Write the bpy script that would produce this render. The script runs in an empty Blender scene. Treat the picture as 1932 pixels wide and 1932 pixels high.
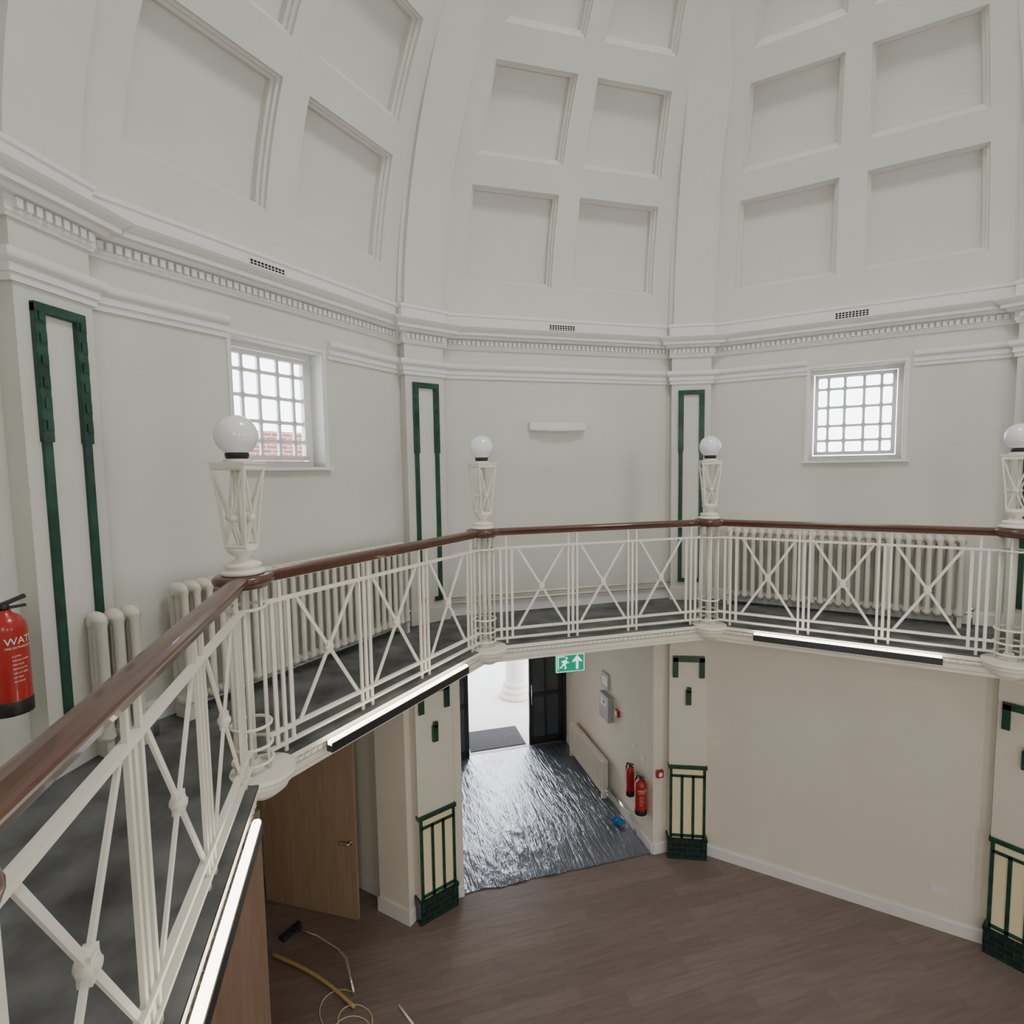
import bpy, math, random
from mathutils import Matrix, Vector
random.seed(3)
f,pitch,roll,Cx,Cy,th0=1032.5018,0.0780,-0.0152,1.8033,2.7853,2.2280
ZO=5.4976; ZF=-5.4976
AW=4.42; RP=4.554; RR=3.4375; AR=RR*math.cos(math.pi/8); T=math.tan(math.pi/8)
ZD=-1.80
col=bpy.context.scene.collection
# ---------------------------------------------------------------- frames
def frame(theta):
    n=Vector((math.cos(theta),math.sin(theta),0)); t=Vector((math.sin(theta),-math.cos(theta),0))
    return Matrix(((t.x,n.x,0,Cx),(t.y,n.y,0,Cy),(0,0,1,ZO),(0,0,0,1)))
def FK(k): return frame(th0-(k-.5)*math.pi/4)
def CK(k): return frame(th0-(k-1)*math.pi/4)
def at(M,x,y,z,rz=0): return M@Matrix.Translation((x,y,z))@Matrix.Rotation(rz,4,'Z')
SIDE={0:'north_west',1:'north',2:'north_east',3:'east',4:'south_east',5:'south',6:'south_west',7:'west',-1:'west'}
# ---------------------------------------------------------------- materials
def newmat(name):
    m=bpy.data.materials.new(name);m.use_nodes=True
    nt=m.node_tree;b=nt.nodes['Principled BSDF'];return m,nt,b
def paint(name,c,rough=.6,bump=.08,scale=120,var=.04,metal=0,coat=0,vs=2.0):
    m,nt,b=newmat(name);N=nt.nodes;L=nt.links
    tc=N.new('ShaderNodeTexCoord')
    n1=N.new('ShaderNodeTexNoise');n1.inputs['Scale'].default_value=vs;n1.inputs['Detail'].default_value=4
    L.new(tc.outputs['Object'],n1.inputs['Vector'])
    r=N.new('ShaderNodeValToRGB');e=r.color_ramp.elements
    e[0].position=.3;e[1].position=.7
    e[0].color=(*[x*(1-var) for x in c],1);e[1].color=(*[min(1,x*(1+var)) for x in c],1)
    L.new(n1.outputs['Fac'],r.inputs['Fac']);L.new(r.outputs['Color'],b.inputs['Base Color'])
    if bump>0:
        n2=N.new('ShaderNodeTexNoise');n2.inputs['Scale'].default_value=scale;L.new(tc.outputs['Object'],n2.inputs['Vector'])
        bp=N.new('ShaderNodeBump');bp.inputs['Strength'].default_value=bump;bp.inputs['Distance'].default_value=.01
        L.new(n2.outputs['Fac'],bp.inputs['Height']);L.new(bp.outputs['Normal'],b.inputs['Normal'])
    b.inputs['Roughness'].default_value=rough;b.inputs['Metallic'].default_value=metal
    b.inputs['Coat Weight'].default_value=coat
    return m
def wood(name,c1,c2,rough=.35,sc=(2,30,30),coat=0):
    m,nt,b=newmat(name);N=nt.nodes;L=nt.links
    tc=N.new('ShaderNodeTexCoord');mp=N.new('ShaderNodeMapping');mp.inputs['Scale'].default_value=sc
    n=N.new('ShaderNodeTexNoise');n.inputs['Scale'].default_value=1.5;n.inputs['Detail'].default_value=6;n.inputs['Distortion'].default_value=.6
    r=N.new('ShaderNodeValToRGB');r.color_ramp.elements[0].position=.3;r.color_ramp.elements[1].position=.7
    r.color_ramp.elements[0].color=(*c1,1);r.color_ramp.elements[1].color=(*c2,1)
    L.new(tc.outputs['Object'],mp.inputs['Vector']);L.new(mp.outputs[0],n.inputs['Vector']);L.new(n.outputs['Fac'],r.inputs['Fac']);L.new(r.outputs[0],b.inputs['Base Color'])
    b.inputs['Roughness'].default_value=rough;b.inputs['Coat Weight'].default_value=coat
    return m
def bricks(name,c1,c2,mortar,scale,bw,rh,msize,rough,rot=(0,0,0),off=.5,grain=False,coat=0):
    m,nt,b=newmat(name);N=nt.nodes;L=nt.links
    tc=N.new('ShaderNodeTexCoord');mp=N.new('ShaderNodeMapping');mp.inputs['Rotation'].default_value=rot
    br=N.new('ShaderNodeTexBrick');br.inputs['Scale'].default_value=scale;br.inputs['Brick Width'].default_value=bw;br.inputs['Row Height'].default_value=rh
    br.inputs['Mortar Size'].default_value=msize;br.offset=off
    br.inputs['Color1'].default_value=(*c1,1);br.inputs['Color2'].default_value=(*c2,1);br.inputs['Mortar'].default_value=(*mortar,1)
    L.new(tc.outputs['Object'],mp.inputs['Vector']);L.new(mp.outputs[0],br.inputs['Vector'])
    if grain:
        mp2=N.new('ShaderNodeMapping');mp2.inputs['Scale'].default_value=(1.5,16,1);L.new(tc.outputs['Object'],mp2.inputs['Vector'])
        n=N.new('ShaderNodeTexNoise');n.inputs['Scale'].default_value=1.6;n.inputs['Detail'].default_value=6;L.new(mp2.outputs[0],n.inputs['Vector'])
        r=N.new('ShaderNodeValToRGB');r.color_ramp.elements[0].color=(.86,.86,.86,1);r.color_ramp.elements[1].color=(1.1,1.1,1.1,1)
        r.color_ramp.elements[0].position=.35;r.color_ramp.elements[1].position=.7
        L.new(n.outputs['Fac'],r.inputs['Fac'])
        mx=N.new('ShaderNodeMix');mx.data_type='RGBA';mx.blend_type='MULTIPLY';mx.inputs[0].default_value=1
        L.new(br.outputs['Color'],mx.inputs[6]);L.new(r.outputs[0],mx.inputs[7]);L.new(mx.outputs[2],b.inputs['Base Color'])
    else: L.new(br.outputs['Color'],b.inputs['Base Color'])
    b.inputs['Roughness'].default_value=rough;b.inputs['Coat Weight'].default_value=coat
    return m
def emis(name,c,s):
    m,nt,b=newmat(name);b.inputs['Base Color'].default_value=(*c,1);b.inputs['Emission Color'].default_value=(*c,1);b.inputs['Emission Strength'].default_value=s;return m
M_up=paint('paint_upper_wall',(.66,.66,.60),.65,.12,90,.02)
M_low=paint('paint_lower_wall',(.78,.74,.64),.65,.12,90,.02)  # creamier than the upper walls: strip-light warmth put into the paint colour
M_dome=paint('paint_dome',(.70,.69,.645),.7,.1,90,.02)
M_white=paint('paint_white_trim',(.80,.79,.765),.45,.03,90,.01)
M_iron=paint('paint_cream_iron',(.80,.775,.68),.38,.05,60,.03)
M_rad=paint('paint_radiator_cream',(.72,.69,.60),.35,.04,60,.03)
M_green=paint('glazed_green_tile',(.013,.062,.042),.28,.1,40,.4,vs=9)
M_ctile=paint('glazed_cream_tile',(.92,.82,.54),.25,.02,40,.04)
M_gtile=bricks('dark_green_brick_tile',(.006,.022,.020),(.01,.036,.03),(.05,.06,.055),1,.15,.075,.004,.15,rot=(math.pi/2,0,0))
M_deck=paint('worn_grey_screed',(.115,.118,.116),.75,.25,30,.5,vs=4)
M_hand=wood('mahogany',(.070,.026,.015),(.125,.05,.03),.3,(2,40,40),.3)
M_oak=wood('oak_veneer',(.32,.21,.135),(.39,.27,.18),.45,(14,14,1.2))
M_oakd=wood('dark_oak_veneer',(.25,.16,.11),(.31,.21,.15),.45,(14,14,1.2))
M_floor=bricks('brown_vinyl_planks',(.190,.145,.124),(.235,.182,.158),(.14,.105,.09),1,1.25,.19,.0012,.42,off=.37,grain=True)
M_red=paint('red_enamel',(.42,.015,.011),.28,0,1,.03,coat=.3)
M_black=paint('black_plastic',(.012,.012,.013),.4,.05,60,.1)
M_frame=paint('black_aluminium',(.018,.017,.02),.35,0,1,.1)
M_wtext=paint('white_print',(.85,.85,.82),.5,0,1,0)
M_dkhole=paint('dark_recess',(.006,.006,.006),.9,0,1,0)
M_globe=paint('opal_glass',(.86,.87,.9),.12,0,1,0,coat=.5)
M_led=emis('led_diffuser',(1,.86,.68),9)
M_exitg=emis('exit_green',(.0,.30,.17),.55)
M_exitw=emis('exit_white',(.9,1,.95),1.0)
M_chrome=paint('chrome',(.75,.75,.76),.15,0,1,.02,metal=1)
M_yel=paint('yellow_rubber',(.50,.33,.13),.45,0,1,.05)
M_ycab=paint('yellow_cable',(.62,.54,.28),.45,0,1,.05)
M_blue=paint('blue_cloth',(.02,.2,.55),.8,.3,40,.2)
M_grey=paint('grey_plastic',(.38,.39,.4),.45,0,1,.03)
M_mat=paint('black_entrance_mat',(.03,.03,.035),.95,.6,200,.3,vs=20)
M_stone=paint('pale_stone',(.62,.58,.53),.7,.2,20,.08)
M_pave=paint('pale_paving',(.5,.5,.5),.8,.2,20,.08)
M_brick=bricks('red_brickwork',(.19,.075,.055),(.25,.11,.08),(.4,.36,.32),1,.23,.075,.008,.9,rot=(math.pi/2,0,0))
mg,nt_,b_=newmat('window_glass');b_.inputs['Base Color'].default_value=(.9,.95,1,1);b_.inputs['Roughness'].default_value=.02;b_.inputs['Transmission Weight'].default_value=1;b_.inputs['IOR'].default_value=1.02
M_glass=mg
mg2,nt_,b_=newmat('tinted_door_glass');b_.inputs['Base Color'].default_value=(.06,.07,.085,1);b_.inputs['Roughness'].default_value=.05
M_tglass=mg2
# plastic sheet
mp_,nt,b=newmat('black_polythene_sheet');N=nt.nodes;L=nt.links
tc=N.new('ShaderNodeTexCoord')
def crease(rz,sc,nsc,dist):
    m_=N.new('ShaderNodeMapping');m_.inputs['Scale'].default_value=sc;m_.inputs['Rotation'].default_value=(0,0,rz)
    n_=N.new('ShaderNodeTexNoise');n_.inputs['Scale'].default_value=nsc;n_.inputs['Detail'].default_value=3;n_.inputs['Distortion'].default_value=dist
    L.new(tc.outputs['Object'],m_.inputs['Vector']);L.new(m_.outputs[0],n_.inputs['Vector'])
    s_=N.new('ShaderNodeMath');s_.operation='SUBTRACT';s_.inputs[1].default_value=.5;L.new(n_.outputs['Fac'],s_.inputs[0])
    a_=N.new('ShaderNodeMath');a_.operation='ABSOLUTE';L.new(s_.outputs[0],a_.inputs[0]);return a_
c1=crease(.45,(4.5,.5,1),2.4,.6);c2=crease(-.15,(5,.8,1),5,.5);c3=crease(.9,(3,.9,1),9,.4)
m1=N.new('ShaderNodeMath');m1.operation='MULTIPLY_ADD';m1.inputs[1].default_value=.5;L.new(c2.outputs[0],m1.inputs[0]);L.new(c1.outputs[0],m1.inputs[2])
m2=N.new('ShaderNodeMath');m2.operation='MULTIPLY_ADD';m2.inputs[1].default_value=.3;L.new(c3.outputs[0],m2.inputs[0]);L.new(m1.outputs[0],m2.inputs[2])
bp=N.new('ShaderNodeBump');bp.inputs['Strength'].default_value=.9;bp.inputs['Distance'].default_value=.034;bp.invert=True;L.new(m2.outputs[0],bp.inputs['Height']);L.new(bp.outputs['Normal'],b.inputs['Normal'])
b.inputs['Base Color'].default_value=(.10,.13,.18,1);b.inputs['Metallic'].default_value=.55;b.inputs['Roughness'].default_value=.3;b.inputs['IOR'].default_value=1.9;b.inputs['Coat Weight'].default_value=1;b.inputs['Coat Roughness'].default_value=.13;b.inputs['Coat IOR'].default_value=2.0
L.new(bp.outputs['Normal'],b.inputs['Coat Normal'])
M_sheet=mp_
# ---------------------------------------------------------------- mesh builder
class MB:
    def __init__(s): s.v=[];s.f=[];s.sm=[];s.mi=[];s.cur=0
    def F(s,idx,smooth=False): s.f.append(tuple(idx));s.sm.append(smooth);s.mi.append(s.cur)
    def box(s,x0,x1,y0,y1,z0,z1):
        o=len(s.v)
        s.v+=[(x,y,z) for z in (z0,z1) for y in (y0,y1) for x in (x0,x1)]
        for q in ((0,2,3,1),(4,5,7,6),(0,1,5,4),(1,3,7,5),(3,2,6,7),(2,0,4,6)): s.F([o+i for i in q])
        return s
    def bar(s,p,q,w,d,side=None):
        p=Vector(p);q=Vector(q);a=(q-p).normalized()
        sd=Vector(side) if side is not None else Vector((0,1,0))
        sd=(sd-a*sd.dot(a))
        if sd.length<1e-5: sd=a.orthogonal()
        sd.normalize();o2=a.cross(sd).normalized();o=len(s.v)
        for c in (p,q):
            for i,j in ((-1,-1),(1,-1),(1,1),(-1,1)): s.v.append(tuple(c+o2*w/2*i+sd*d/2*j))
        for k in range(4): s.F([o+k,o+(k+1)%4,o+4+(k+1)%4,o+4+k])
        s.F([o+3,o+2,o+1,o]);s.F([o+4,o+5,o+6,o+7]);return s
    def tube(s,pts,r,seg=10,caps=True,closed=False):
        pts=[Vector(p) for p in pts];n=len(pts);o=len(s.v)
        rr=r if isinstance(r,(list,tuple)) else [r]*n
        prev=None
        for i,p in enumerate(pts):
            if closed: a=(pts[(i+1)%n]-pts[i-1]).normalized()
            else: a=(pts[min(i+1,n-1)]-pts[max(i-1,0)]).normalized()
            u=a.orthogonal().normalized() if prev is None else (prev-a*prev.dot(a)).normalized()
            prev=u;w=a.cross(u)
            for j in range(seg):
                t=2*math.pi*j/seg;s.v.append(tuple(p+(u*math.cos(t)+w*math.sin(t))*rr[i]))
        for i in range(n if closed else n-1):
            i2=(i+1)%n
            for j in range(seg): s.F([o+i*seg+j,o+i*seg+(j+1)%seg,o+i2*seg+(j+1)%seg,o+i2*seg+j],True)
        if caps and not closed:
            s.F([o+j for j in range(seg)][::-1]);s.F([o+(n-1)*seg+j for j in range(seg)])
        return s
    def lathe(s,prof,seg=24,c=(0,0),sm=True,a0=0):
        o=len(s.v);n=len(prof)
        for r,z in prof:
            for j in range(seg):
                t=a0+2*math.pi*j/seg;s.v.append((c[0]+r*math.cos(t),c[1]+r*math.sin(t),z))
        for i in range(n-1):
            for j in range(seg): s.F([o+i*seg+j,o+i*seg+(j+1)%seg,o+(i+1)*seg+(j+1)%seg,o+(i+1)*seg+j],sm)
        s.F([o+j for j in range(seg)][::-1]);s.F([o+(n-1)*seg+j for j in range(seg)]);return s
    def ball(s,c,r,seg=16,rings=10,sc=(1,1,1)):
        o=len(s.v)
        for i in range(rings+1):
            p=math.pi*i/rings
            for j in range(seg):
                t=2*math.pi*j/seg;s.v.append((c[0]+r*sc[0]*math.sin(p)*math.cos(t),c[1]+r*sc[1]*math.sin(p)*math.sin(t),c[2]-r*sc[2]*math.cos(p)))
        for i in range(rings):
            for j in range(seg): s.F([o+i*seg+j,o+i*seg+(j+1)%seg,o+(i+1)*seg+(j+1)%seg,o+(i+1)*seg+j],True)
        return s
    def ext(s,prof,x0,x1):   # profile (y,z) extruded along x
        o=len(s.v);n=len(prof)
        for x in (x0,x1):
            for y,z in prof: s.v.append((x,y,z))
        for i in range(n): s.F([o+i,o+(i+1)%n,o+n+(i+1)%n,o+n+i])
        s.F([o+i for i in range(n)][::-1]);s.F([o+n+i for i in range(n)]);return s
    def polyxz(s,pts,y0,y1):
        o=len(s.v);n=len(pts)
        for y in (y0,y1):
            for x,z in pts: s.v.append((x,y,z))
        for i in range(n): s.F([o+i,o+(i+1)%n,o+n+(i+1)%n,o+n+i])
        s.F([o+i for i in range(n)]);s.F([o+n+i for i in range(n)][::-1]);return s
    def quad(s,a,b,c,d,sm=False):
        o=len(s.v);s.v+=[tuple(a),tuple(b),tuple(c),tuple(d)];s.F([o,o+1,o+2,o+3],sm);return s
    def mesh(s,name,mats):
        me=bpy.data.meshes.new(name);me.from_pydata(s.v,[],s.f);me.polygons.foreach_set('use_smooth',s.sm);me.polygons.foreach_set('material_index',s.mi)
        for m in (mats if isinstance(mats,(list,tuple)) else [mats]): me.materials.append(m)
        me.update()
        import bmesh
        bm=bmesh.new();bm.from_mesh(me);bmesh.ops.remove_doubles(bm,verts=bm.verts,dist=1e-5);bmesh.ops.recalc_face_normals(bm,faces=bm.faces);bm.to_mesh(me);bm.free()
        return me
def structure(name,mb,mats,M,label=None,cat=None):
    o=bpy.data.objects.new(name,mb.mesh(name,mats));col.objects.link(o);o.matrix_world=M;o['kind']='structure'
    if label: o['label']=label
    if cat: o['category']=cat
    return o
def thing(name,M,label,cat,parts,group=None,kind=None):
    e=bpy.data.objects.new(name,None);e.empty_display_size=.1;col.objects.link(e);e.matrix_world=M
    e['label']=label;e['category']=cat
    if group: e['group']=group
    if kind: e['kind']=kind
    for p in parts: part(e,*p)
    return e
def part(parent,name,mb,mats,label=None,sub=None):
    o=bpy.data.objects.new(name,mb if isinstance(mb,bpy.types.Mesh) else mb.mesh(name,mats));col.objects.link(o);o.parent=parent
    if label: o['label']=label
    for p in (sub or []): part(o,*p)
    return o
def copy_thing(root,M,label=None):
    def cp(o,par):
        c=o.copy();col.objects.link(c)
        if par is not None: c.parent=par;c.matrix_parent_inverse=Matrix()
        for ch in o.children: cp(ch,c)
        return c
    r=cp(root,None);r.matrix_world=M
    if label: r['label']=label
    return r
def single(name,mb,mats,M,label,cat,group=None):
    o=bpy.data.objects.new(name,mb.mesh(name,mats));col.objects.link(o);o.matrix_world=M;o['label']=label;o['category']=cat
    if group:o['group']=group
    return o
# ---------------------------------------------------------------- floor
fl=MB();fl.box(-8,8,-6,7.86,ZF-.1,ZF)
structure('floor',fl,M_floor,FK(1),'brown wood-effect vinyl plank floor','floor')
# ---------------------------------------------------------------- walls
def wall_boxes(mb,x0,x1,z0,z1,y0,y1,holes):
    xs=sorted({x0,x1,*[h[0] for h in holes],*[h[1] for h in holes]});zs=sorted({z0,z1,*[h[2] for h in holes],*[h[3] for h in holes]})
    xs=[x for x in xs if x0<=x<=x1];zs=[z for z in zs if z0<=z<=z1]
    for i in range(len(xs)-1):
        for j in range(len(zs)-1):
            xm=(xs[i]+xs[i+1])/2;zm=(zs[j]+zs[j+1])/2
            if any(h[0]<xm<h[1] and h[2]<zm<h[3] for h in holes): continue
            mb.box(xs[i],xs[i+1],y0,y1,zs[j],zs[j+1])
HW=AW*T+.04
W0H=(-.50,.45,.05,1.14); W2H=(-.39,.585,.05,1.165)
holes_up={0:[W0H],2:[W2H],4:[(-.47,.47,.05,1.15)],6:[(-.47,.47,.05,1.15)]}
JL=-1.39;JR=1.33
holes_lo={0:[(-.5,1.44,ZF-1,-2.6)],1:[(JL,JR,ZF-1,-2.32)]}
for k in range(8):
    mb=MB();mb.cur=0
    wall_boxes(mb,-HW,HW,ZD,1.88,AW,AW+.27,holes_up.get(k,[]))
    mb.cur=1
    wall_boxes(mb,-HW,HW,ZF,ZD,AW,AW+.27,holes_lo.get(k,[]))
    if k==0:
        mb.box(1.44,HW+.1,AW+.27,4.90,ZF,-2.3);mb.box(-.5,1.44,AW+.27,4.90,-2.6,-2.3)
    structure('wall_'+SIDE[k],mb,[M_up,M_low],FK(k),'painted cream plaster wall','wall')
# corridor
mb=MB();mb.box(JR,1.5,AW+.27,7.9,ZF,-2.2);mb.box(-1.55,JL,AW+.27,7.9,ZF,-2.2)
structure('wall_entrance_corridor',mb,M_low,FK(1),'cream plaster entrance corridor side walls','wall')
mb=MB();mb.box(-1.5,1.5,AW+.27,7.9,-2.32,-2.2);structure('ceiling_entrance_corridor',mb,M_white,FK(1),'white corridor ceiling','ceiling')
mb=MB();mb.box(JL,JR,7.86,7.98,-3.2,-2.32);structure('wall_entrance_header',mb,M_low,FK(1),'cream wall above the entrance doors','wall')
# side room behind north_west wall
mb=MB();mb.box(1.6,1.75,4.90,6.7,ZF,-2.5);mb.box(-.9,1.75,6.7,6.85,ZF,-2.5);mb.box(-.9,-.75,4.69,6.7,ZF,-2.5);mb.box(-.9,1.75,4.90,6.85,-2.6,-2.5)
structure('wall_side_room',mb,M_low,FK(0),'cream plaster walls of the side room','wall')
# baseboards lower
def bbprof(y,z,h,d=.018): return [(y,z),(y,z+h),(y-d*.4,z+h),(y-d*.6,z+h*.86),(y-d,z+h*.82),(y-d,z)]
for k in (2,3,7,4,5,6):
    mb=MB();mb.ext(bbprof(AW,ZF,.17,.022),-1.58,1.58);structure('baseboard_'+SIDE[k],mb,M_white,FK(k),'white painted skirting board','skirting board')
mb=MB();mb.ext(bbprof(AW,ZF,.17,.022),JR,1.58);mb.ext(bbprof(AW,ZF,.17,.022),-1.58,JL)
o=mb;o.box(JR-.02,JR+.001,AW,7.8,ZF,ZF+.14);structure('baseboard_north',mb,M_white,FK(1),'white painted skirting board along the entrance','skirting board')
mb=MB();mb.ext(bbprof(AW,ZF,.19,.022),1.42,1.6);mb.box(1.418,1.44,AW-.02,4.92,ZF,ZF+.19);mb.box(1.42,1.6,4.90,4.922,ZF,ZF+.19);mb.box(1.58,1.6,4.92,6.7,ZF,ZF+.19)
structure('baseboard_north_west',mb,M_white,FK(0),'white painted skirting board at the side doorway','skirting board')
for k in (0,1,2,3,7):
    mb=MB();mb.ext(bbprof(AW,ZD,.15,.022),-1.58,1.58);structure('baseboard_gallery_'+SIDE[k],mb,M_white,FK(k),'white painted gallery skirting board','skirting board')
# ---------------------------------------------------------------- cornice, architrave
def prof_face(mb,prof,k,x0=None,x1=None):
    n=len(prof)
    for i in range(n-1):
        (z0,d0),(z1,d1)=prof[i],prof[i+1]
        y0,y1=AW-d0,AW-d1
        a0,a1=(-y0*T,-y1*T) if x0 is None else (x0,x0);b0,b1=(y0*T,y1*T) if x1 is None else (x1,x1)
        mb.quad((a0,y0,z0),(b0,y0,z0),(b1,y1,z1),(a1,y1,z1))
    for xe in (x0,x1):
        if xe is not None:
            o=len(mb.v);mb.v+=[(xe,AW-d,z) for z,d in prof];mb.F(range(o,o+n))
def prof_corner(mb,prof,w=.255):
    for i in range(len(prof)-1):
        (z0,d0),(z1,d1)=prof[i],prof[i+1]
        A=[(-w-d0,4.85,z0),(-w-d0,RP-d0,z0),(w+d0,RP-d0,z0),(w+d0,4.85,z0)];B=[(-w-d1,4.85,z1),(-w-d1,RP-d1,z1),(w+d1,RP-d1,z1),(w+d1,4.85,z1)]
        for j in range(3): mb.quad(A[j],A[j+1],B[j+1],B[j])
arch=[(1.07,0),(1.07,.018),(1.115,.018),(1.115,.032),(1.165,.032),(1.17,.045),(1.185,.06),(1.20,.065),(1.235,.065),(1.235,0)]
corn=[(1.415,0),(1.415,.018),(1.44,.024),(1.44,.03),(1.525,.03),(1.53,.07),(1.545,.085),(1.56,.085),(1.565,.125),(1.60,.13),(1.605,.14),(1.63,.165),(1.65,.18),(1.66,.18),(1.665,.05),(1.665,.03),(1.80,.03),(1.805,.045),(1.835,.045),(1.85,.01),(1.85,-.05)]
cu_=lambda P,dz:[(z+dz,d) for z,d in P]
archF=cu_(arch,.025);cornF=cu_(corn,.025);archC=cu_(arch,.012);cornC=cu_(corn,.012)
ti=0
for k in range(8):
    mb=MB()
    if k in (0,2,4,6):
        h=holes_up[k][0]
        prof_face(mb,archF,k,None,h[0]-.02);prof_face(mb,archF,k,h[1]+.06,None)
    else: prof_face(mb,archF,k)
    prof_face(mb,cornF,k)
    xe=(AW-.04)*T-.2;n=int(2*xe/.056)
    for i in range(n):
        x=-xe+2*xe*(i+.5)/n;mb.box(x-.018,x+.018,AW-.062,AW-.025,1.488,1.54)
    ti+=1;structure('trim_%d'%ti,mb,M_white,FK(k),'white plaster cornice with dentils along the wall','cornice')
for k in range(8):
    mb=MB();prof_corner(mb,archC);prof_corner(mb,cornC)
    for i in range(9):
        x=-.25+.5*(i+.5)/9;mb.box(x-.018,x+.018,RP-.062,RP-.025,1.475,1.527)
    ti+=1;structure('trim_%d'%ti,mb,M_white,CK(k),'white plaster cornice break over a pilaster','cornice')
# ---------------------------------------------------------------- dome
A0=4.42;Z0=1.5
def dp(s,ph,d=0):
    c=math.cos(ph);sn=math.sin(ph)
    return (s*A0*c*T,A0*c+d*c,Z0+A0*sn+d*sn)
rows=[(9.5,22.6),(26.4,37.2),(41.0,51.0),(54.6,62.8)]
rad=math.radians
SI,SO=.078,.69
def panel(mb):
    edges=[4.4]
    for a,b in rows: edges+=[a,b]
    edges.append(76)
    for i in range(len(edges)-1):
        a,b=edges[i],edges[i+1];n=max(1,int(math.ceil((b-a)/1.7)));coff=(i%2==1)
        for j in range(n):
            p0=rad(a+(b-a)*j/n);p1=rad(a+(b-a)*(j+1)/n)
            for s0,s1 in ([(-1,-SO),(-SI,SI),(SO,1)] if coff else [(-1,-SO),(-SO,-SI),(-SI,SI),(SI,SO),(SO,1)]):
                mb.quad(dp(s0,p0),dp(s1,p0),dp(s1,p1),dp(s0,p1),True)
        if coff:
            for s0,s1 in ((-SO,-SI),(SI,SO)):
                rings=[(0,0),(0.0,.035),(.022,.045),(.022,.075),(.045,.085),(.045,.15)]
                def ring(ins,d):
                    pa=rad(a)+ins/A0;pb=rad(b)-ins/A0;L=[];R_=[]
                    for j in range(n+1):
                        p=pa+(pb-pa)*j/n;w=A0*math.cos(p)*T
                        L.append(dp(s0+ins/w,p,d));R_.append(dp(s1-ins/w,p,d))
                    return L,R_
                rs=[ring(*r) for r in rings]
                for q in range(len(rs)-1):
                    (L0,R0),(L1,R1)=rs[q],rs[q+1]
                    for j in range(n):
                        mb.quad(L0[j],L0[j+1],L1[j+1],L1[j]);mb.quad(R0[j],R0[j+1],R1[j+1],R1[j])
                    mb.quad(L0[0],R0[0],R1[0],L1[0]);mb.quad(L0[-1],R0[-1],R1[-1],L1[-1])
                L,R_=rs[-1]
                for j in range(n): mb.quad(L[j],R_[j],R_[j+1],L[j+1],True)
dome=MB();RC=A0/math.cos(math.pi/8)
for k in range(8):
    mb=MB();panel(mb);Ml=FK(1).inverted()@FK(k);o=len(dome.v)
    dome.v+=[tuple(Ml@Vector(v)) for v in mb.v]
    for q,sm in zip(mb.f,mb.sm): dome.F([o+i for i in q],False)
    rb=MB();n=36
    for w,off in ((.285,.155),(.235,.215)):
        for j in range(n):
            p0=rad(4.2+(76-4.2)*j/n);p1=rad(4.2+(76-4.2)*(j+1)/n)
            def rp(x,p,d): return (x,(RC-d)*math.cos(p),Z0+(RC-d)*math.sin(p))
            for xa,da,xb,db in ((-w,-.05,-w,off),(-w,off,w,off),(w,off,w,-.05)):
                rb.quad(rp(xa,p0,da),rp(xb,p0,db),rp(xb,p1,db),rp(xa,p1,da))
    Ml=FK(1).inverted()@CK(k);o=len(dome.v);dome.v+=[tuple(Ml@Vector(v)) for v in rb.v]
    for q in rb.f: dome.F([o+i for i in q],False)
# lantern ring
ytop=A0*math.cos(rad(76));ztop=Z0+A0*math.sin(rad(76))
o=len(dome.v)
for z in (ztop-.02,ztop+.5):
    for j in range(8):
        a=math.pi/8+j*math.pi/4;r=ytop/math.cos(math.pi/8)+.05;dome.v.append((r*math.cos(a),r*math.sin(a),z))
for j in range(8): dome.F([o+j,o+(j+1)%8,o+8+(j+1)%8,o+8+j])
structure('ceiling',dome,M_dome,FK(1),'white ribbed dome with recessed square coffers','dome ceiling')
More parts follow.
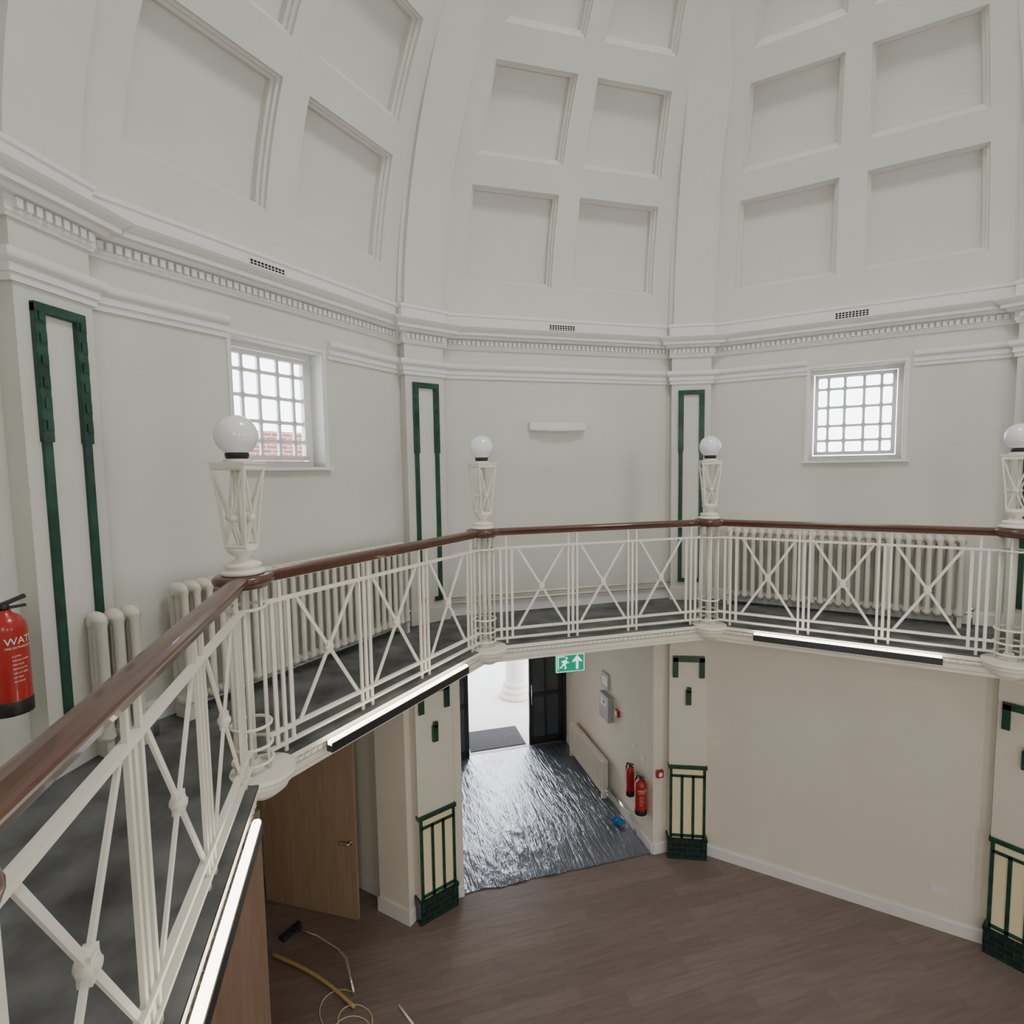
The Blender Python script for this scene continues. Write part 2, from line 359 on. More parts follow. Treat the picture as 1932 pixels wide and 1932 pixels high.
# ---------------------------------------------------------------- pilasters
def pil_parts():
    up=MB();up.box(-.25,.25,RP,4.84,ZD,1.43);up.box(-.262,.262,RP-.012,4.84,ZD,ZD+.17)
    g=MB();y0,y1=RP-.022,RP+.005;w=.157;s=.05
    for sx in (-1,1):
        a,b=sorted((sx*w,sx*(w-s)));g.box(a,b,y0,y1,-1.50,.99)
        for i in range(6):     # ornamental blocks
            z=.93-i*.125
            g.box(min(a,b)-.006,max(a,b)+.006,y0-.012,y1,z-.045,z+.03)
            g.box(a+.01,b-.01,y0-.02,y1,z-.035,z+.02)
        g.box(min(a,b)-.008,max(a,b)+.008,y0-.008,y1,.2,.99)
        a2,b2=sorted((sx*w,sx*(w-.1)));g.box(a2,b2,y0,y1,-1.55,-1.50)
    g.box(-w,w,y0,y1,.94,.99);g.box(-w-.008,w+.008,y0-.01,y1,.945,1.0)
    lo=MB();lo.box(-.25,.25,RP,4.84,ZF,ZD)
    pl=MB();pl.box(-.268,.268,RP-.03,4.84,ZF,-5.2);pl.box(-.275,.275,RP-.04,4.84,-5.23,-5.19)
    ct=MB();ct.box(-.235,.235,RP-.014,RP+.01,-5.19,-4.16)
    gs=MB();yy0,yy1=RP-.028,RP
    gs.box(-.262,.262,RP-.035,RP+.05,-4.18,-4.135)
    for x in (-.225,-.075,.075,.225): gs.box(x-.018,x+.018,yy0,yy1,-5.19,(-4.16 if abs(x)>.2 else -4.27))
    gs.box(-.225,.225,yy0,yy1,-4.30,-4.265);gs.box(-.225,.225,yy0,yy1,-5.17,-5.13)
    br=MB();br.box(-.21,.21,yy0,yy1,-2.66,-2.58)
    for sx in (-1,1):
        a,b=sorted((sx*.21,sx*.14));br.box(a,b,yy0,yy1,-2.88,-2.6)
    b2=MB();b2.box(-.035,.035,yy0-.01,yy1,-3.26,-3.06);b2.box(-.02,.035,yy0-.01,yy1,-3.08,-3.02)
    return [('upper_shaft',up,M_up),('green_tile_border',g,M_green,'dark green glazed relief tile border'),('lower_shaft',lo,M_low),('tile_plinth',pl,M_gtile,'dark green brick-tile plinth'),('cream_tile_panel',ct,M_ctile,'cream glazed tile panel'),('green_tile_strips',gs,M_green,'green tile strips framing the panel'),('green_bracket_motif',br,M_green),('green_drop_tile',b2,M_green)]
p0=thing('pilaster',CK(1),'cream pilaster with green tile border beside entrance','pilaster',pil_parts(),'pilasters around the hall','structure')
for k in (0,2,3,-1): copy_thing(p0,CK(k),{0:'cream pilaster with green tile border by the fire extinguisher',2:'cream pilaster with green tile border beside the corridor',3:'cream pilaster with green tile panel at plain wall',-1:'cream pilaster with green tile border'}[k])
# ---------------------------------------------------------------- windows
def window(i,k,h):
    x0,x1,z0,z1=h;cw=x1-x0;y=AW+.19
    M=at(FK(k),(x0+x1)/2,y,z0);w=cw/2;H=z1-z0
    e=bpy.data.objects.new('window_%d'%i,None);col.objects.link(e);e.matrix_world=M;e['kind']='structure';e['label']='white square casement window with rounded glazing bars';e['category']='window'
    fr=MB();t=.055
    fr.box(-w,w,-.02,.05,0,t);fr.box(-w,w,-.02,.05,H-t,H);fr.box(-w,-w+t,-.02,.05,t,H-t);fr.box(w-t,w,-.02,.05,t,H-t)
    part(e,'window_frame',fr,M_white)
    sa=MB();a=w-t-.012;b0=t+.012;b1=H-t-.012;q=.04
    sa.box(-a,a,-.035,.02,b0,b0+q);sa.box(-a,a,-.035,.02,b1-q,b1);sa.box(-a,-a+q,-.035,.02,b0,b1);sa.box(a-q,a,-.035,.02,b0,b1)
    gx=[-a+q,a-q];gz=[b0+q,b1-q]
    cx=[.13,.21,.24,.21,.13] ;rz=[.15,.2,.25,.25,.15];S=sum(cx);S2=sum(rz)
    X=[gx[0]];Zs=[gz[0]]
    for c in cx: X.append(X[-1]+c/S*(gx[1]-gx[0]))
    for c in rz: Zs.append(Zs[-1]+c/S2*(gz[1]-gz[0]))
    bw=.014
    for x in X[1:-1]: sa.box(x-bw,x+bw,-.02,.005,gz[0],gz[1])
    for z in Zs[1:-1]: sa.box(gx[0],gx[1],-.02,.005,z-bw,z+bw)
    r=.02
    for i1 in range(5):
        for j1 in range(5):
            xa,xb,za,zb=X[i1]+bw*(i1>0),X[i1+1]-bw*(i1<4),Zs[j1]+bw*(j1>0),Zs[j1+1]-bw*(j1<4)
            for cx_,cz_,sx,sz in ((xa,za,1,1),(xb,za,-1,1),(xa,zb,1,-1),(xb,zb,-1,-1)):
                pts=[(cx_,cz_)]+[(cx_+sx*(r-r*math.sin(t_)),cz_+sz*(r-r*math.cos(t_))) for t_ in (0,.4,.8,1.2,math.pi/2)]
                sa.polyxz(pts,-.02,.003)
    part(e,'window_sash',sa,M_white)
    gl=MB();gl.box(gx[0],gx[1],-.004,0,gz[0],gz[1]);part(e,'window_pane',gl,M_glass)
    si=MB();si.box(-w-.05,w+.05,-.235,-.0,-.03,.0);part(e,'window_sill',si,M_white)
    rv=MB();rv.box(-w-.001,-w+.012,-.19,-.02,0,H);rv.box(w-.012,w+.001,-.19,-.02,0,H);rv.box(-w,w,-.19,-.02,H-.012,H)
    rv.box(-w-.03,-w+.0,-.2,-.185,0,H+.03);rv.box(w,w+.03,-.2,-.185,0,H+.03);rv.box(-w,w,-.2,-.185,H,H+.03)
    part(e,'window_reveal_lining',rv,M_white)
window(1,0,W0H);window(2,2,W2H)
bb=MB();bb.box(-3,3.5,0,.3,0,6.25)
single('brick_building',bb,M_brick,at(FK(0),3.2,AW+4.5,ZF),'red brick building outside the window','building')
# ---------------------------------------------------------------- vents, wall light, detector
def vent():
    pl=MB();pl.box(-.18,.18,-.008,0,0,.09)
    hl=MB()
    for i in range(10):
        for j in range(3):
            hl.box(-.168+i*.034,-.168+i*.034+.024,-.0095,-.007,.010+j*.025,.010+j*.025+.018)
    return pl,hl
pl,hl=vent()
v0=thing('air_vent',at(FK(0),-.13,AW-.03,1.705),'white perforated air vent in the dome base','vent',[('grille_plate',pl,M_white),('grille_holes',hl,M_dkhole)],'air vents')
for k,x in ((1,0.01),(2,.04),(3,0),(7,0)): copy_thing(v0,at(FK(k),x,AW-.03,1.705))
wl=MB();n=16
def wsec(x):
    u=(x/.37);d=.12*(1-.35*u*u);zb=.016*u*u
    return [(x,0,zb+.005),(x,-d*.7,zb),(x,-d*.97,zb+.012),(x,-d,zb+.03),(x,-d,.118),(x,0,.118)]
S_=[wsec(-.37+.74*i/n) for i in range(n+1)]
for i in range(n):
    for j in range(6): wl.quad(S_[i][j],S_[i+1][j],S_[i+1][(j+1)%6],S_[i][(j+1)%6])
for s_ in (S_[0],S_[-1]):
    o=len(wl.v);wl.v+=s_;wl.F(range(o,o+6))
single('wall_light',wl,M_white,at(FK(1),-.07,AW,.46),'white plaster uplighter wall light with bowed front','wall light')
sd=MB();sd.ball((0,-.03,0),.035,12,8)
single('smoke_detector',sd,M_white,at(FK(1),.88,AW-.01,1.72),'small white round detector on dome base','detector')
# ---------------------------------------------------------------- balcony
deck=MB();fas=MB();RI=3.11
fp=[(RI,ZD+.0),(RI,ZD-.04),(RI+.015,ZD-.05),(RI+.015,ZD-.08),(RI+.03,ZD-.10),(RI+.035,ZD-.15),(RI+.05,ZD-.155),(RI+.05,ZD-.19)]
for k in range(8):
    Ml=FK(1).inverted()@FK(k)
    def tr(mb,src):
        o=len(mb.v);mb.v+=[tuple(Ml@Vector(v)) for v in src.v]
        for q in src.f: mb.F([o+i for i in q])
    d=MB();ya=RI+.005
    d.quad((-ya*T,ya,ZD),(ya*T,ya,ZD),(AW*T,AW,ZD),(-AW*T,AW,ZD));d.quad((-ya*T,ya,ZD-.03),(ya*T,ya,ZD-.03),(AW*T,AW,ZD-.03),(-AW*T,AW,ZD-.03));d.quad((-ya*T,ya,ZD-.03),(ya*T,ya,ZD-.03),(ya*T,ya,ZD),(-ya*T,ya,ZD))
    tr(deck,d)
    g=MB()
    for i in range(len(fp)-1):
        (y0,z0),(y1,z1)=fp[i],fp[i+1];g.quad((-y0*T,y0,z0-.002),(y0*T,y0,z0-.002),(y1*T,y1,z1),(-y1*T,y1,z1))
    y0,z0=fp[-1];g.quad((-y0*T,y0,z0),(y0*T,y0,z0),(AW*T,AW,z0),(-AW*T,AW,z0))
    xe=3.05*T-.22;m=40
    for i in range(m):
        x=-xe+2*xe*(i+.5)/m;g.box(x-.014,x+.014,RI+.006,RI+.02,ZD-.08,ZD-.052)
    tr(fas,g)
    Ml=FK(1).inverted()@CK(k)
    b=MB();b.lathe([(0,ZD+.003),(.185,ZD+.003),(.19,ZD-.02),(.18,ZD-.035),(.175,ZD-.06),(.155,ZD-.075),(.14,ZD-.11),(.09,ZD-.15),(.06,ZD-.17),(0,ZD-.175)],32,(0,RR-.06));tr(fas,b)
thing('balcony',FK(1),'octagonal balcony walkway with grey deck and white fascia','balcony',[('deck',deck,M_deck,'worn dark grey balcony deck'),('fascia',fas,M_iron,'cream moulded balcony fascia')],None,'structure')
# ---------------------------------------------------------------- railings
HS=AR*T
def railing():
    parts=[]
    hr=MB();y=0;z=-.6
    pr=[(-.045,z-.035),(-.052,z-.02),(-.05,z-.008),(-.03,z),(0,z+.004),(.03,z),(.05,z-.008),(.052,z-.02),(.045,z-.035),(.03,z-.045),(.028,z-.07),(-.028,z-.07),(-.03,z-.045)]
    hr.ext(pr,-HS+.13,HS-.13)
    fr=MB()
    fr.box(-HS+.11,HS-.11,-.02,.02,-.81,-.79);fr.box(-HS+.11,HS-.11,-.02,.02,-.675,-.668)
    fr.box(-HS+.11,HS-.11,-.016,.016,-1.66,-1.638);fr.box(-HS+.11,HS-.11,-.016,.016,-1.755,-1.737)
    parts+= [('handrail',hr,M_hand,'polished dark mahogany handrail'),('rail_frame',fr,M_iron)]
    bal=MB();bal.box(-.011,.011,-.008,.008,ZD,-.67);bme=bal.mesh('baluster',M_iron)
    bs=MB();bs.bar((0,0,-.80),(0,0,-1.745),.026,.013);bsm=bs.mesh('baluster',M_iron)
    cr=MB();cr.bar((-.262,0,-.80),(.262,0,-1.645),.024,.011);cr.bar((.262,0.001,-.80),(-.262,.001,-1.645),.024,.012);crm=cr.mesh('cross_brace',M_iron)
    rs=MB();rs.tube([(0,-.020,-1.222),(0,-.015,-1.222),(0,.015,-1.222),(0,.020,-1.222)],[.026,.033,.033,.026],8);rs.tube([(0,-.028,-1.222),(0,.028,-1.222)],.016,12);rs.box(-.024,.024,-.017,.017,-1.262,-1.182);rsm=rs.mesh('rosette',M_iron)
    return hr,parts,bme,bsm,crm,rsm
hr,parts,bme,bsm,crm,rsm=railing()
r0=thing('balcony_railing',at(FK(1),0,AR,0),'cream iron railing with X panels and mahogany handrail','railing',parts,'balcony railing bays')
for x in (-.40,-.30,.30,.40,-1.08,1.08): o=part(r0,'baluster',bme,None);o.location.x=x
for x in (-.35,.35,-1.02,1.02,-1.14,1.14): o=part(r0,'baluster',bsm,None);o.location.x=x
for x in (-.70,0,.70):
    o=part(r0,'cross_brace',crm,None);o.location.x=x
    q=part(o,'rosette',rsm,None)
for k in (-1,0,2,3): copy_thing(r0,at(FK(k),0,AR,0))
# posts
post=MB();post.tube([(0,0,ZD),(0,0,-.66)],.024,12)
def rod():
    m=MB();m.tube([(0,0,ZD),(0,0,-.67)],.010,8);return m.mesh('post_rod',M_iron)
def ringm():
    m=MB();m.tube([(.112*math.cos(t*math.pi/16),.112*math.sin(t*math.pi/16),0) for t in range(32)],.010,8,closed=True);return m.mesh('post_ring',M_iron)
base=MB();base.lathe([(0,ZD),(.10,ZD),(.10,ZD+.012),(.05,ZD+.02),(.035,ZD+.06),(0,ZD+.06)],24)
cap=MB();cap.lathe([(0,-.675),(.13,-.675),(.14,-.655),(.165,-.645),(.172,-.625),(.165,-.608),(.15,-.598),(0,-.594)],32)
pp=thing('railing_post',at(CK(1),0,RR,0),'cream iron railing post with rods, rings and mahogany cap','railing post',[('post_column',post,M_iron),('post_base',base,M_iron),('post_cap',cap,M_hand,'round polished mahogany cap')],'railing posts')
rm=rod();gm=ringm()
for i in range(6):
    a=math.pi/6+i*math.pi/3;o=part(pp,'post_rod',rm,None);o.location=(.102*math.cos(a),.102*math.sin(a),0)
for z in (-.80,-1.52,-1.645,-1.745): o=part(pp,'post_ring',gm,None);o.location.z=z
for k in (0,2,3,-1): copy_thing(pp,at(CK(k),0,RR,0))
# lamps : origin at base z=-.594
def lamp():
    b=MB();b.lathe([(0,0),(.118,0),(.122,.012),(.115,.024),(.095,.03),(.095,.04),(.105,.05),(.098,.062),(.065,.07),(.042,.085),(.036,.1),(.066,.12),(.082,.14),(.084,.152),(.055,.16),(.0,.163)],28)
    la=MB();z0,z1=.155,.635;w0,w1=.060,.100
    def c(i,z):
        w=w0+(w1-w0)*((z-z0)/(z1-z0))**1.3;a=[(-1,-1),(1,-1),(1,1),(-1,1)][i%4];return (a[0]*w,a[1]*w,z)
    for i in range(4):
        zz=[z0+(z1-z0)*j/4 for j in range(5)]
        for j in range(4): la.bar(c(i,zz[j]),c(i,zz[j+1]),.014,.014)
        la.bar(c(i,z0),c(i+1,z1),.012,.012);la.bar(c(i+1,z0),c(i,z1),.012,.012)
        zm=.335;p=(Vector(c(i,zm))+Vector(c(i+1,zm)))/2;la.ball(p,.024,10,6)
        la.bar(c(i,z0+.01),c(i+1,z0+.01),.02,.016);la.bar(c(i,z1-.01),c(i+1,z1-.01),.02,.016)
    la.tube([(0,0,.155),(0,0,.66)],.011,8)
    tp=MB();tp.box(-.112,.112,-.112,.112,.648,.660);tp.box(-.103,.103,-.103,.103,.632,.648);tp.lathe([(0,.66),(.08,.66),(.075,.673),(.05,.682),(.0,.684)],20)
    nk=MB();nk.lathe([(0,.682),(.062,.682),(.066,.705),(.062,.72),(0,.722)],20)
    gl=MB();gl.ball((0,0,.815),.119,32,20)
    return [('lamp_base',b,M_iron),('lattice_shaft',la,M_iron),('top_plate',tp,M_iron),('lamp_neck',nk,M_black,'black lamp collar'),('globe_shade',gl,M_globe,'white opal glass globe')]
l0=thing('post_lamp',at(CK(1),0,RR,-.594),'cream lattice lamp standard with white globe on handrail post','lamp',lamp(),'globe lamps on the railing')
for k in (0,2,3,-1): copy_thing(l0,at(CK(k),0,RR,-.594))
# strip lights under the edge
def strip():
    b=MB();b.ext([(-.028,-.065),(.028,-.065),(.028,.0),(.022,0),(.022,-.02),(-.022,-.02),(-.022,0),(-.028,0)],-.82,.82)
    d=MB();d.ext([(-.021,-.02),(.021,-.02),(.021,.008),(.010,.018),(-.010,.018),(-.021,.008)],-.815,.815)
    br=MB()
    for x in (-.7,0,.7): br.box(x-.012,x+.012,.025,.09,-.06,-.045)
    return [('light_housing',b,M_black,'black metal housing'),('light_diffuser',d,M_led,'glowing warm white diffuser'),('mounting_bracket',br,M_black)]
s0=thing('strip_light',at(FK(2),0,3.062,-1.835),'glowing linear strip light below the balcony edge','strip light',strip(),'strip lights')
copy_thing(s0,at(FK(0),-.01,3.062,-1.835));copy_thing(s0,at(FK(-1),-.02,3.072,-1.835));copy_thing(s0,at(FK(4),0,3.062,-1.835))
# ---------------------------------------------------------------- radiators
def radiator(M,n,pitch,h,label,lift=.09,dep=.075,foot=0.0,rf=.34):
    b=MB()
    L=n*pitch
    for i in range(n):
        x=-L/2+pitch*(i+.5);r=pitch*rf
        for y in (-dep,0,dep):
            b.tube([(x,y,lift+.05),(x,y,lift+.09),(x,y,lift+h-.09),(x,y,lift+h-.05)],[r*1.05,r*.8,r*.8,r*1.05],10,False)
        for z in (lift+.05,lift+h-.05): b.ball((x,0,z),1,14,8,(pitch*.49,dep+r,.055))
    b.tube([(-L/2,0,lift+.06),(L/2,0,lift+.06)],.025,8);b.tube([(-L/2,0,lift+h-.06),(L/2,0,lift+h-.06)],.025,8)
    for x in (-L/2+pitch*.5,L/2-pitch*.5): b.box(x-.02,x+.02,-dep-.015,dep+.015,foot,lift+.04)
    v=MB();v.tube([(L/2-.01,0,lift+.06),(L/2+.07,0,lift+.06)],.014,8);v.tube([(L/2+.07,0,lift+.1),(L/2+.07,0,foot)],.014,8);v.ball((L/2+.07,0,lift+.11),.03,10,8)
    return thing('radiator',M,label,'radiator',[('radiator_body',b,M_rad),('radiator_valve',v,M_chrome)],'cream column radiators')
radiator(at(FK(2),-.06,AW-.16,ZD),26,.0945,.91,'long cream column radiator behind the railing by window')
radiator(at(FK(0),.09,AW-.16,ZD),27,.0925,.92,'long cream column radiator under the side window')
radiator(at(FK(0),-1.585,AW-.27,ZD),3,.095,.85,'short cream column radiator beside the pilaster',dep=.055,rf=.42)
radiator(at(FK(1),1.22,6.5,ZF,-math.pi/2),18,.083,.60,'cream column radiator on the corridor wall',.1,.04,.035)
# pipes
for z in (-1.56,-1.63):
    pm=MB();pm.tube([(-1.55,AW-.05,z),(1.55,AW-.05,z)],.018,10)
    single('heating_pipe',pm,M_rad,FK(1),'cream heating pipe along the wall','pipe')
pm=MB();pm.tube([(1.30,5.70,ZF+.17),(1.30,4.85,ZF+.17)],.014,10)
single('corridor_pipe',pm,M_chrome,FK(1),'thin heating pipe above the corridor skirting','pipe')
pm=MB();pm.tube([(1.27,5.70,ZF+.24),(1.27,4.9,ZF+.24),(1.27,4.8,ZF+.05)],.014,10)
single('corridor_pipe',pm,M_chrome,FK(1),'bent heating pipe above the corridor skirting','pipe')
# ---------------------------------------------------------------- extinguishers
def textmesh(s,size):
    cu=bpy.data.curves.new('txt','FONT');cu.body=s;cu.size=size;cu.extrude=0
    o=bpy.data.objects.new('txt',cu);col.objects.link(o);bpy.context.view_layer.update()
    me=bpy.data.meshes.new_from_object(o.evaluated_get(bpy.context.evaluated_depsgraph_get()));bpy.data.objects.remove(o)
    vs=[tuple(v.co) for v in me.vertices];fs=[tuple(p.vertices) for p in me.polygons];return vs,fs
def wrap_text(mb,s,size,r,z,a0):
    vs,fs=textmesh(s,size);o=len(mb.v)
    for x,y,_ in vs:
        a=a0+x/r;mb.v.append((r*math.sin(a),-r*math.cos(a),z+y))
    for q in fs: mb.F([o+i for i in q])
def extinguisher(M,label,txt=True,h=.46,r=.085,a0=0):
    b=MB();b.lathe([(0,.055),(r,.055),(r,.06),(r,h-.04),(r*.93,h-.01),(r*.7,h+.025),(r*.35,h+.045),(r*.3,h+.06),(0,h+.06)],28)
    bs=MB();bs.lathe([(0,0),(r+.002,0),(r+.003,.01),(r+.003,.07),(r,.075),(0,.075)],28)
    hd=MB();hd.lathe([(0,h+.055),(.022,h+.055),(.024,h+.09),(0,h+.09)],14)
    hd.bar((-.02,0,h+.085),(.09,0,h+.12),.02,.022,(0,1,0));hd.bar((-.02,0,h+.07),(.09,0,h+.07),.014,.02,(0,1,0));hd.bar((-.02,0,h+.08),(-.05,0,h+.06),.02,.02)
    ho=MB();pts=[(-.03,0,h+.07),(-.07,-.01,h+.07),(-r-.02,-.02,h),(-r-.022,-.02,h-.1),(-r-.02,-.02,.14)];ho.tube(pts,.011,8)
    parts=[('cylinder',b,M_red,'red enamel cylinder'),('base_ring',bs,M_black),('valve_handle',hd,M_black),('hose',ho,M_black)]
    if txt:
        t=MB()
        wrap_text(t,'WATER',.052,r+.0015,h-.11,a0)
        wrap_text(t,'FIRE EXTINGUISHER',.015,r+.0015,h-.132,a0)
        for i in range(7): wrap_text(t,['6 LITRE','WOOD PAPER','TEXTILES','REMOVE PIN','AIM AT BASE','OF FIRE','SQUEEZE'][i],.012,r+.0015,h-.175-i*.022,a0+.3)
        parts.append(('label_print',t,M_wtext,'white lettering reading WATER'))
    return thing('fire_extinguisher',M,label,'fire extinguisher',parts)
extinguisher(at(FK(-1),1.15,AW-.14,-1.225,-.8),'red water fire extinguisher hung on gallery wall',h=.48,r=.088,a0=-.40)
extinguisher(at(FK(1),1.235,4.60,-4.98,-math.pi/2),'red fire extinguisher with black base on corridor wall',h=.46,a0=.6)
extinguisher(at(FK(1),1.25,4.95,-4.92,-math.pi/2),'slim red fire extinguisher with black hose on corridor wall',False,h=.40,r=.062)
# ---------------------------------------------------------------- exit sign
sg=MB();sg.box(-.19,.19,-.015,.015,0,.235)
wb=MB();wb.box(-.20,.20,-.02,.02,.235,.25)
fg=MB();y0,y1=-.018,-.0155
fg.box(-.165,-.155,y0,y1,.04,.21);fg.box(-.165,-.07,y0,y1,.2,.21)
fg.polyxz([(-.10,.10),(-.085,.155),(-.065,.165),(-.045,.155),(-.05,.12),(-.07,.095)],y0,y1)
hd=[(-.05+.014*math.cos(i*.63),.185+.014*math.sin(i*.63)) for i in range(10)];fg.polyxz(hd,y0,y1)
for a in ([(-.095,.11),(-.075,.10),(-.05,.07),(-.065,.04),(-.078,.045),(-.07,.068)],[(-.1,.115),(-.09,.095),(-.115,.075),(-.14,.078),(-.14,.065),(-.11,.06)],[(-.085,.155),(-.08,.14),(-.105,.13),(-.12,.14),(-.113,.15)],[(-.05,.15),(-.045,.135),(-.02,.13),(-.02,.12),(-.052,.12)]): fg.polyxz(a,y0,y1)
fg.polyxz([(.02,.13),(.09,.215),(.16,.13),(.125,.13),(.105,.155),(.105,.035),(.075,.035),(.075,.155),(.055,.13)],y0,y1)
for x0,x1,z0,z1 in ((-.185,-.178,.01,.225),(.178,.185,.01,.225),(-.185,.185,.008,.014),(-.185,.185,.221,.227)): fg.box(x0,x1,y0,y1,z0,z1)
thing('exit_sign',at(FK(1),-.03,4.10,-2.56,-.05),'green emergency exit sign with running figure and up arrow','exit sign',[('sign_panel',sg,M_exitg),('mounting_bar',wb,M_white),('running_figure_and_arrow',fg,M_exitw)])
# ---------------------------------------------------------------- entrance
def doorleaf(i,x0,x1,label,y):
    e=bpy.data.objects.new('door_%d'%i,None);col.objects.link(e);e.matrix_world=at(FK(1),(x0+x1)/2,y,ZF);e['kind']='structure';e['label']=label;e['category']='door'
    w=(x1-x0)/2;H=2.25;fr=MB();t=.075
    fr.box(-w,-w+t,-.03,.03,0,H);fr.box(w-t,w,-.03,.03,0,H);fr.box(-w,w,-.03,.03,0,.14);fr.box(-w,w,-.03,.03,H-.09,H);fr.box(-w,w,-.03,.03,.98,1.06);fr.box(-.02,.02,-.03,.03,.1,H)
    part(e,'door_frame',fr,M_frame);g=MB();g.box(-w+t,w-t,-.006,.006,.14,H-.09);part(e,'door_glass',g,M_tglass,'dark glass panes')
    h=MB();h.tube([(-w+.04,-.07,.85),(-w+.04,-.07,1.25)],.012,8);h.tube([(-w+.04,-.03,.9),(-w+.04,-.07,.9)],.01,8);h.tube([(-w+.04,-.03,1.2),(-w+.04,-.07,1.2)],.01,8);part(e,'door_handle',h,M_chrome)
doorleaf(1,.56,1.25,'black framed glazed entrance door leaf',7.9);doorleaf(2,-1.38,-.69,'black framed glazed entrance door leaf',7.75)
hd=MB();hd.box(JL,JR,7.84,7.96,-3.26,-3.1);hd.box(1.25,JR,7.84,7.96,ZF,-3.2);structure('trim_30',hd,M_frame,FK(1),'black aluminium entrance door frame','door frame')
gr=MB();gr.box(-7,7,7.86,22,ZF-.12,ZF-.01);structure('floor_outdoor_paving',gr,M_pave,FK(1),'pale bright paving outside the entrance','paving')
mt=MB();mt.box(-.62,.5,7.95,8.75,ZF-.01,ZF+.008);single('entrance_mat',mt,M_mat,FK(1),'dark ribbed entrance mat at the threshold','mat')
sc=MB();sc.lathe([(.0,0),(.42,0),(.42,.1),(.34,.12),(.36,.18),(.33,.24),(.29,.27),(.31,.32),(.27,.37),(.25,.4),(.24,2.9),(.3,3),(0,3)],28);single('porch_column',sc,M_stone,at(FK(1),.95,10.3,ZF-.01),'pale stone porch column with moulded base','column')
# sheet
sh=MB();nx,ny=80,110
from mathutils import noise
def sz(x,y):
    v=Vector((x*1.2+y*.5,y*.75,0));a=noise.noise(v*2.2+Vector((noise.noise(v*3),0,0))*.7)
    b=1-abs(noise.noise(Vector((x*6+y*2.2,y*1.2,3))))*2.2
    c=1-abs(noise.noise(Vector((x*10-y*1.5,y*2,7))))*2.2
    return .004+.006*max(0,a+.3)+.010*max(0,b)**3+.004*max(0,c)**2
for j in range(ny+1):
    for i in range(nx+1):
        u=i/nx;v=j/ny;x=JL+.01+(JR-JL-.04)*u;y=4.43+.04*noise.noise(Vector((u*7,1,0)))+.02*noise.noise(Vector((u*25,4,0)));y=y+(7.80-y)*v
        sh.v.append((x,y,ZF+sz(x,y)))
for j in range(ny):
    for i in range(nx):
        a=j*(nx+1)+i;sh.F([a,a+1,a+nx+2,a+nx+1],True)
single('plastic_sheet',sh,M_sheet,FK(1),'crinkled glossy black polythene sheet covering corridor floor','plastic sheet')
bc=MB()
for i in range(5): bc.ball((random.uniform(-.05,.05),random.uniform(-.07,.07),.03+.01*i),.055,10,7,(1.2,.9,.5))
single('blue_cloth',bc,M_blue,at(FK(1),1.17,5.15,ZF+.02),'crumpled bright blue cloth on plastic sheet','cloth')
bx=MB();bx.box(-.03,0,-.13,.13,0,.26);sb=MB();sb.box(-.034,-.03,-.1,.1,.05,.2)
thing('notice_box',at(FK(1),JR,5.95,-3.66),'small grey framed wall box','wall box',[('box_body',bx,M_grey),('box_face',sb,M_white)])
bx=MB();bx.box(-.1,0,-.17,.17,0,.42);sb=MB();sb.box(-.104,-.1,-.1,.1,.24,.36);s2=MB();s2.box(-.106,-.104,-.06,.02,.28,.33)
thing('alarm_panel',at(FK(1),JR,5.85,-4.14),'grey fire alarm control panel','alarm panel',[('panel_body',bx,M_grey),('panel_face',sb,M_white),('panel_display',s2,M_black)])
bx=MB();bx.box(-.05,0,-.05,.05,0,.1);sb=MB();sb.box(-.054,-.05,-.028,.028,.022,.078)
cp0=thing('fire_call_point',at(FK(1),JR,5.5,-3.95),'small red fire call point','call point',[('call_point_body',bx,M_red),('call_point_glass',sb,M_wtext)])
copy_thing(cp0,at(FK(1),1.42,AW,-4.36,math.pi/2),'small red fire call point beside the pilaster')
def socket(M,w,label):
    b=MB();b.box(-w/2,w/2,-.012,0,0,.09);s=MB()
    for x in ([-w/4,w/4] if w>.12 else [0]): s.box(x-.012,x+.012,-.016,-.012,.055,.078)
    thing('wall_socket',M,label,'wall socket',[('socket_plate',b,M_white),('socket_switch',s,M_wtext)])
socket(at(FK(1),JR,4.98,-4.22,-math.pi/2),.09,'white switch plate on corridor wall')
socket(at(FK(1),JR,4.72,-4.28,-math.pi/2),.09,'white switch plate on corridor wall')
socket(at(FK(2),1.11,AW,-5.05),.19,'white double socket above skirting board')
socket(at(FK(2),-1.41,AW,-3.89),.10,'white square switch near the pilaster')
# ---------------------------------------------------------------- wood doors
def oakdoor(i,pa,pb,H,label,mat,handle=True):
    a=Vector((pa[0],pa[1],0));b=Vector((pb[0],pb[1],0));w=(b-a).length;ang=math.atan2(b.y-a.y,b.x-a.x)
    e=bpy.data.objects.new('door_%d'%i,None);col.objects.link(e);e.matrix_world=at(FK(0),a.x,a.y,ZF,ang);e['kind']='structure';e['label']=label;e['category']='door'
    l=MB();l.box(0,w,-.022,.022,.008,H);part(e,'door_leaf',l,mat)
    if handle:
        h=MB()
        for s in (-1,1):
            h.tube([(.07,s*.022,1.0),(.07,s*.06,1.0),(.10,s*.065,1.0),(.21,s*.065,1.0)],.011,8);h.tube([(.07,s*.022,1.0),(.07,s*.03,1.0)],.028,12)
        part(e,'door_handle',h,M_chrome,'chrome lever handle')
oakdoor(3,(1.2,5.02),(.86,6.3),2.35,'light oak door leaf standing open',M_oak)
oakdoor(4,(-.5,4.37),(-1.5,4.37),2.6,'dark oak door leaf folded against the wall',M_oakd,False)
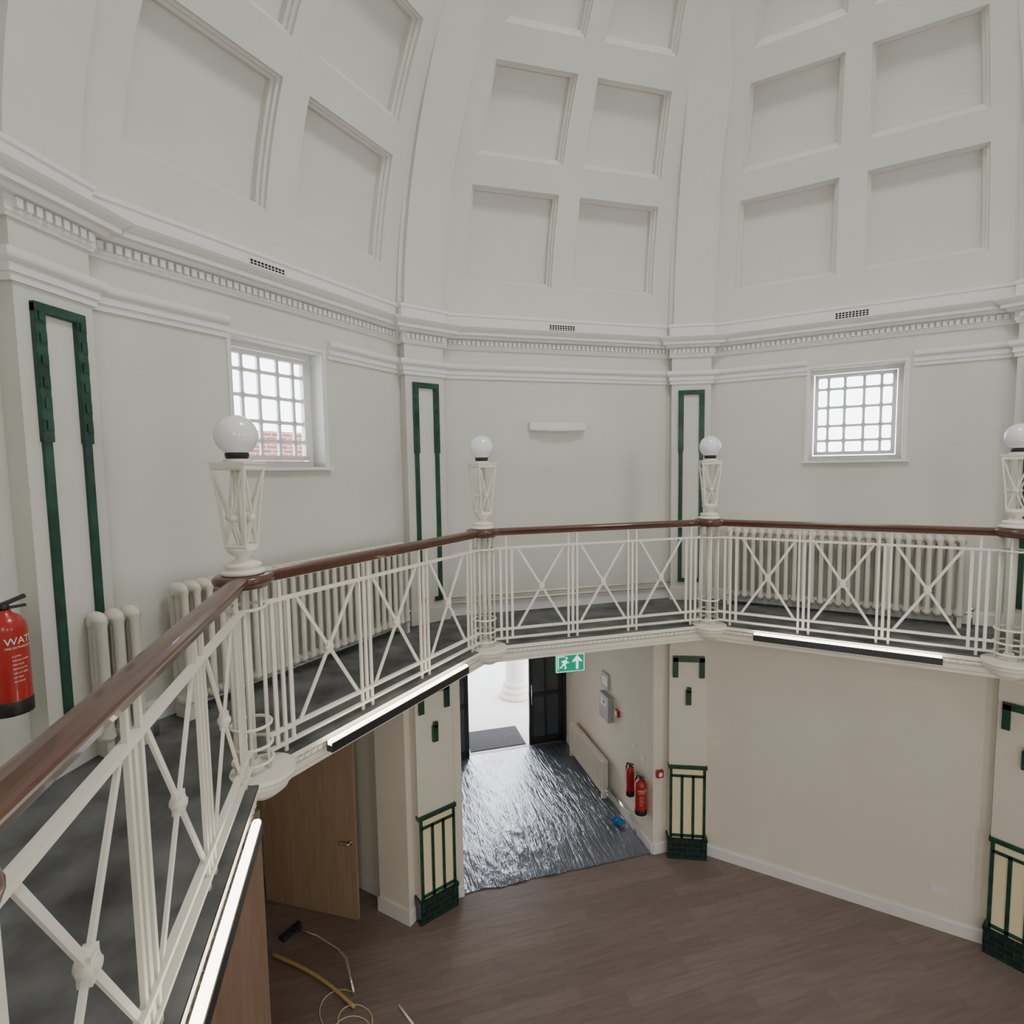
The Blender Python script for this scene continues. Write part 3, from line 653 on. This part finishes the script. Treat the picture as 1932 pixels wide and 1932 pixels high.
# ---------------------------------------------------------------- floor cleaning tools
M0=FK(0)
hd=MB();hd.ext([(-.05,0),(.05,0),(.045,.035),(.02,.06),(-.03,.05)],-.13,.13);hd.tube([(0,0,.04),(.03,-.12,.07)],.022,10)
tb=MB();tb.tube([(.03,-.1,.07),(.05,-.4,.10),(.02,-.8,.13),(-.02,-.95,.12),(-.1,-1.08,.08),(-.2,-1.25,.03)],.017,10)
thing('vacuum_wand',at(M0,.66,5.6,ZF),'chrome vacuum wand with black floor head lying on floor','vacuum wand',[('floor_head',hd,M_black,'black brush head'),('wand_tube',tb,M_chrome)])
hs=MB();hp=[]
for i in range(25):
    u=i/24;hp.append((.34+.06*math.sin(u*3),5.5-1.27*u,ZF+.035))
hs.tube(hp,[.017+.002*(i%2) for i in range(25)],10)
single('vacuum_hose',hs,M_yel,M0,'yellow flexible vacuum hose on floor','hose')
cb=MB();cp_=[]
for i in range(90):
    u=i/89;a=u*4.6*math.pi;r=.22+.09*math.sin(u*7);cp_.append((.32-.16*u+r*math.cos(a)*.7,4.35-.35*u+r*math.sin(a),ZF+.007+.002*(u)))
cb.tube(cp_,.006,6)
single('power_cable',cb,M_ycab,M0,'loose pale yellow cable coiled on floor','cable')
st=MB();st.tube([(.6,3.86,ZF+.012),(.52,3.6,ZF+.012)],.011,8)
single('white_stick',st,M_wtext,M0,'short white plastic stick on floor','stick')
# ---------------------------------------------------------------- lights
def area(name,M,sx,sy,p,c,shape='RECTANGLE'):
    l=bpy.data.lights.new(name,'AREA');l.energy=p;l.color=c;l.shape=shape;l.size=sx
    if shape in('RECTANGLE','ELLIPSE'): l.size_y=sy
    o=bpy.data.objects.new(name,l);col.objects.link(o);o.matrix_world=M;return o
area('lantern_daylight',Matrix.Translation((Cx,Cy,ZO+ztop+.35)),1.9,1.9,120,(1,.985,.96),'DISK')
for k,p in ((4,26),(6,16),(5,20)):
    M=FK(k)@Matrix.Translation((0,AW-.12,.6))@Matrix.Rotation(-math.pi/2,4,'X')
    area('window_daylight',M,.95,1.05,p,(1,.98,.95))  # added fill lamps on the unseen upper walls, to brighten the hall
for k,p in ((4,36),(6,36),(5,36)):
    M=FK(k)@Matrix.Translation((0,AW-.12,-3.9))@Matrix.Rotation(-math.pi/2,4,'X')
    area('lower_window_daylight',M,1.0,1.4,p,(1,.97,.92))  # added fill for the lower hall; these walls have no windows
w=bpy.data.worlds.new('World');bpy.context.scene.world=w;w.use_nodes=True
bg=w.node_tree.nodes['Background'];bg.inputs[0].default_value=(.95,.97,1,1);bg.inputs[1].default_value=8
# ---------------------------------------------------------------- camera
Fv=Vector((0,math.cos(pitch),-math.sin(pitch)));Uv=Vector((0,math.sin(pitch),math.cos(pitch)));Rv=Vector((1,0,0))
R=Rv*math.cos(roll)+Uv*math.sin(roll);U=-Rv*math.sin(roll)+Uv*math.cos(roll)
cd=bpy.data.cameras.new('camera');cd.sensor_width=36;cd.lens=f/1932*36;cd.clip_start=.02
co=bpy.data.objects.new('camera',cd);col.objects.link(co)
co.matrix_world=Matrix(((R.x,U.x,-Fv.x,0),(R.y,U.y,-Fv.y,0),(R.z,U.z,-Fv.z,ZO),(0,0,0,1)))
bpy.context.scene.camera=co
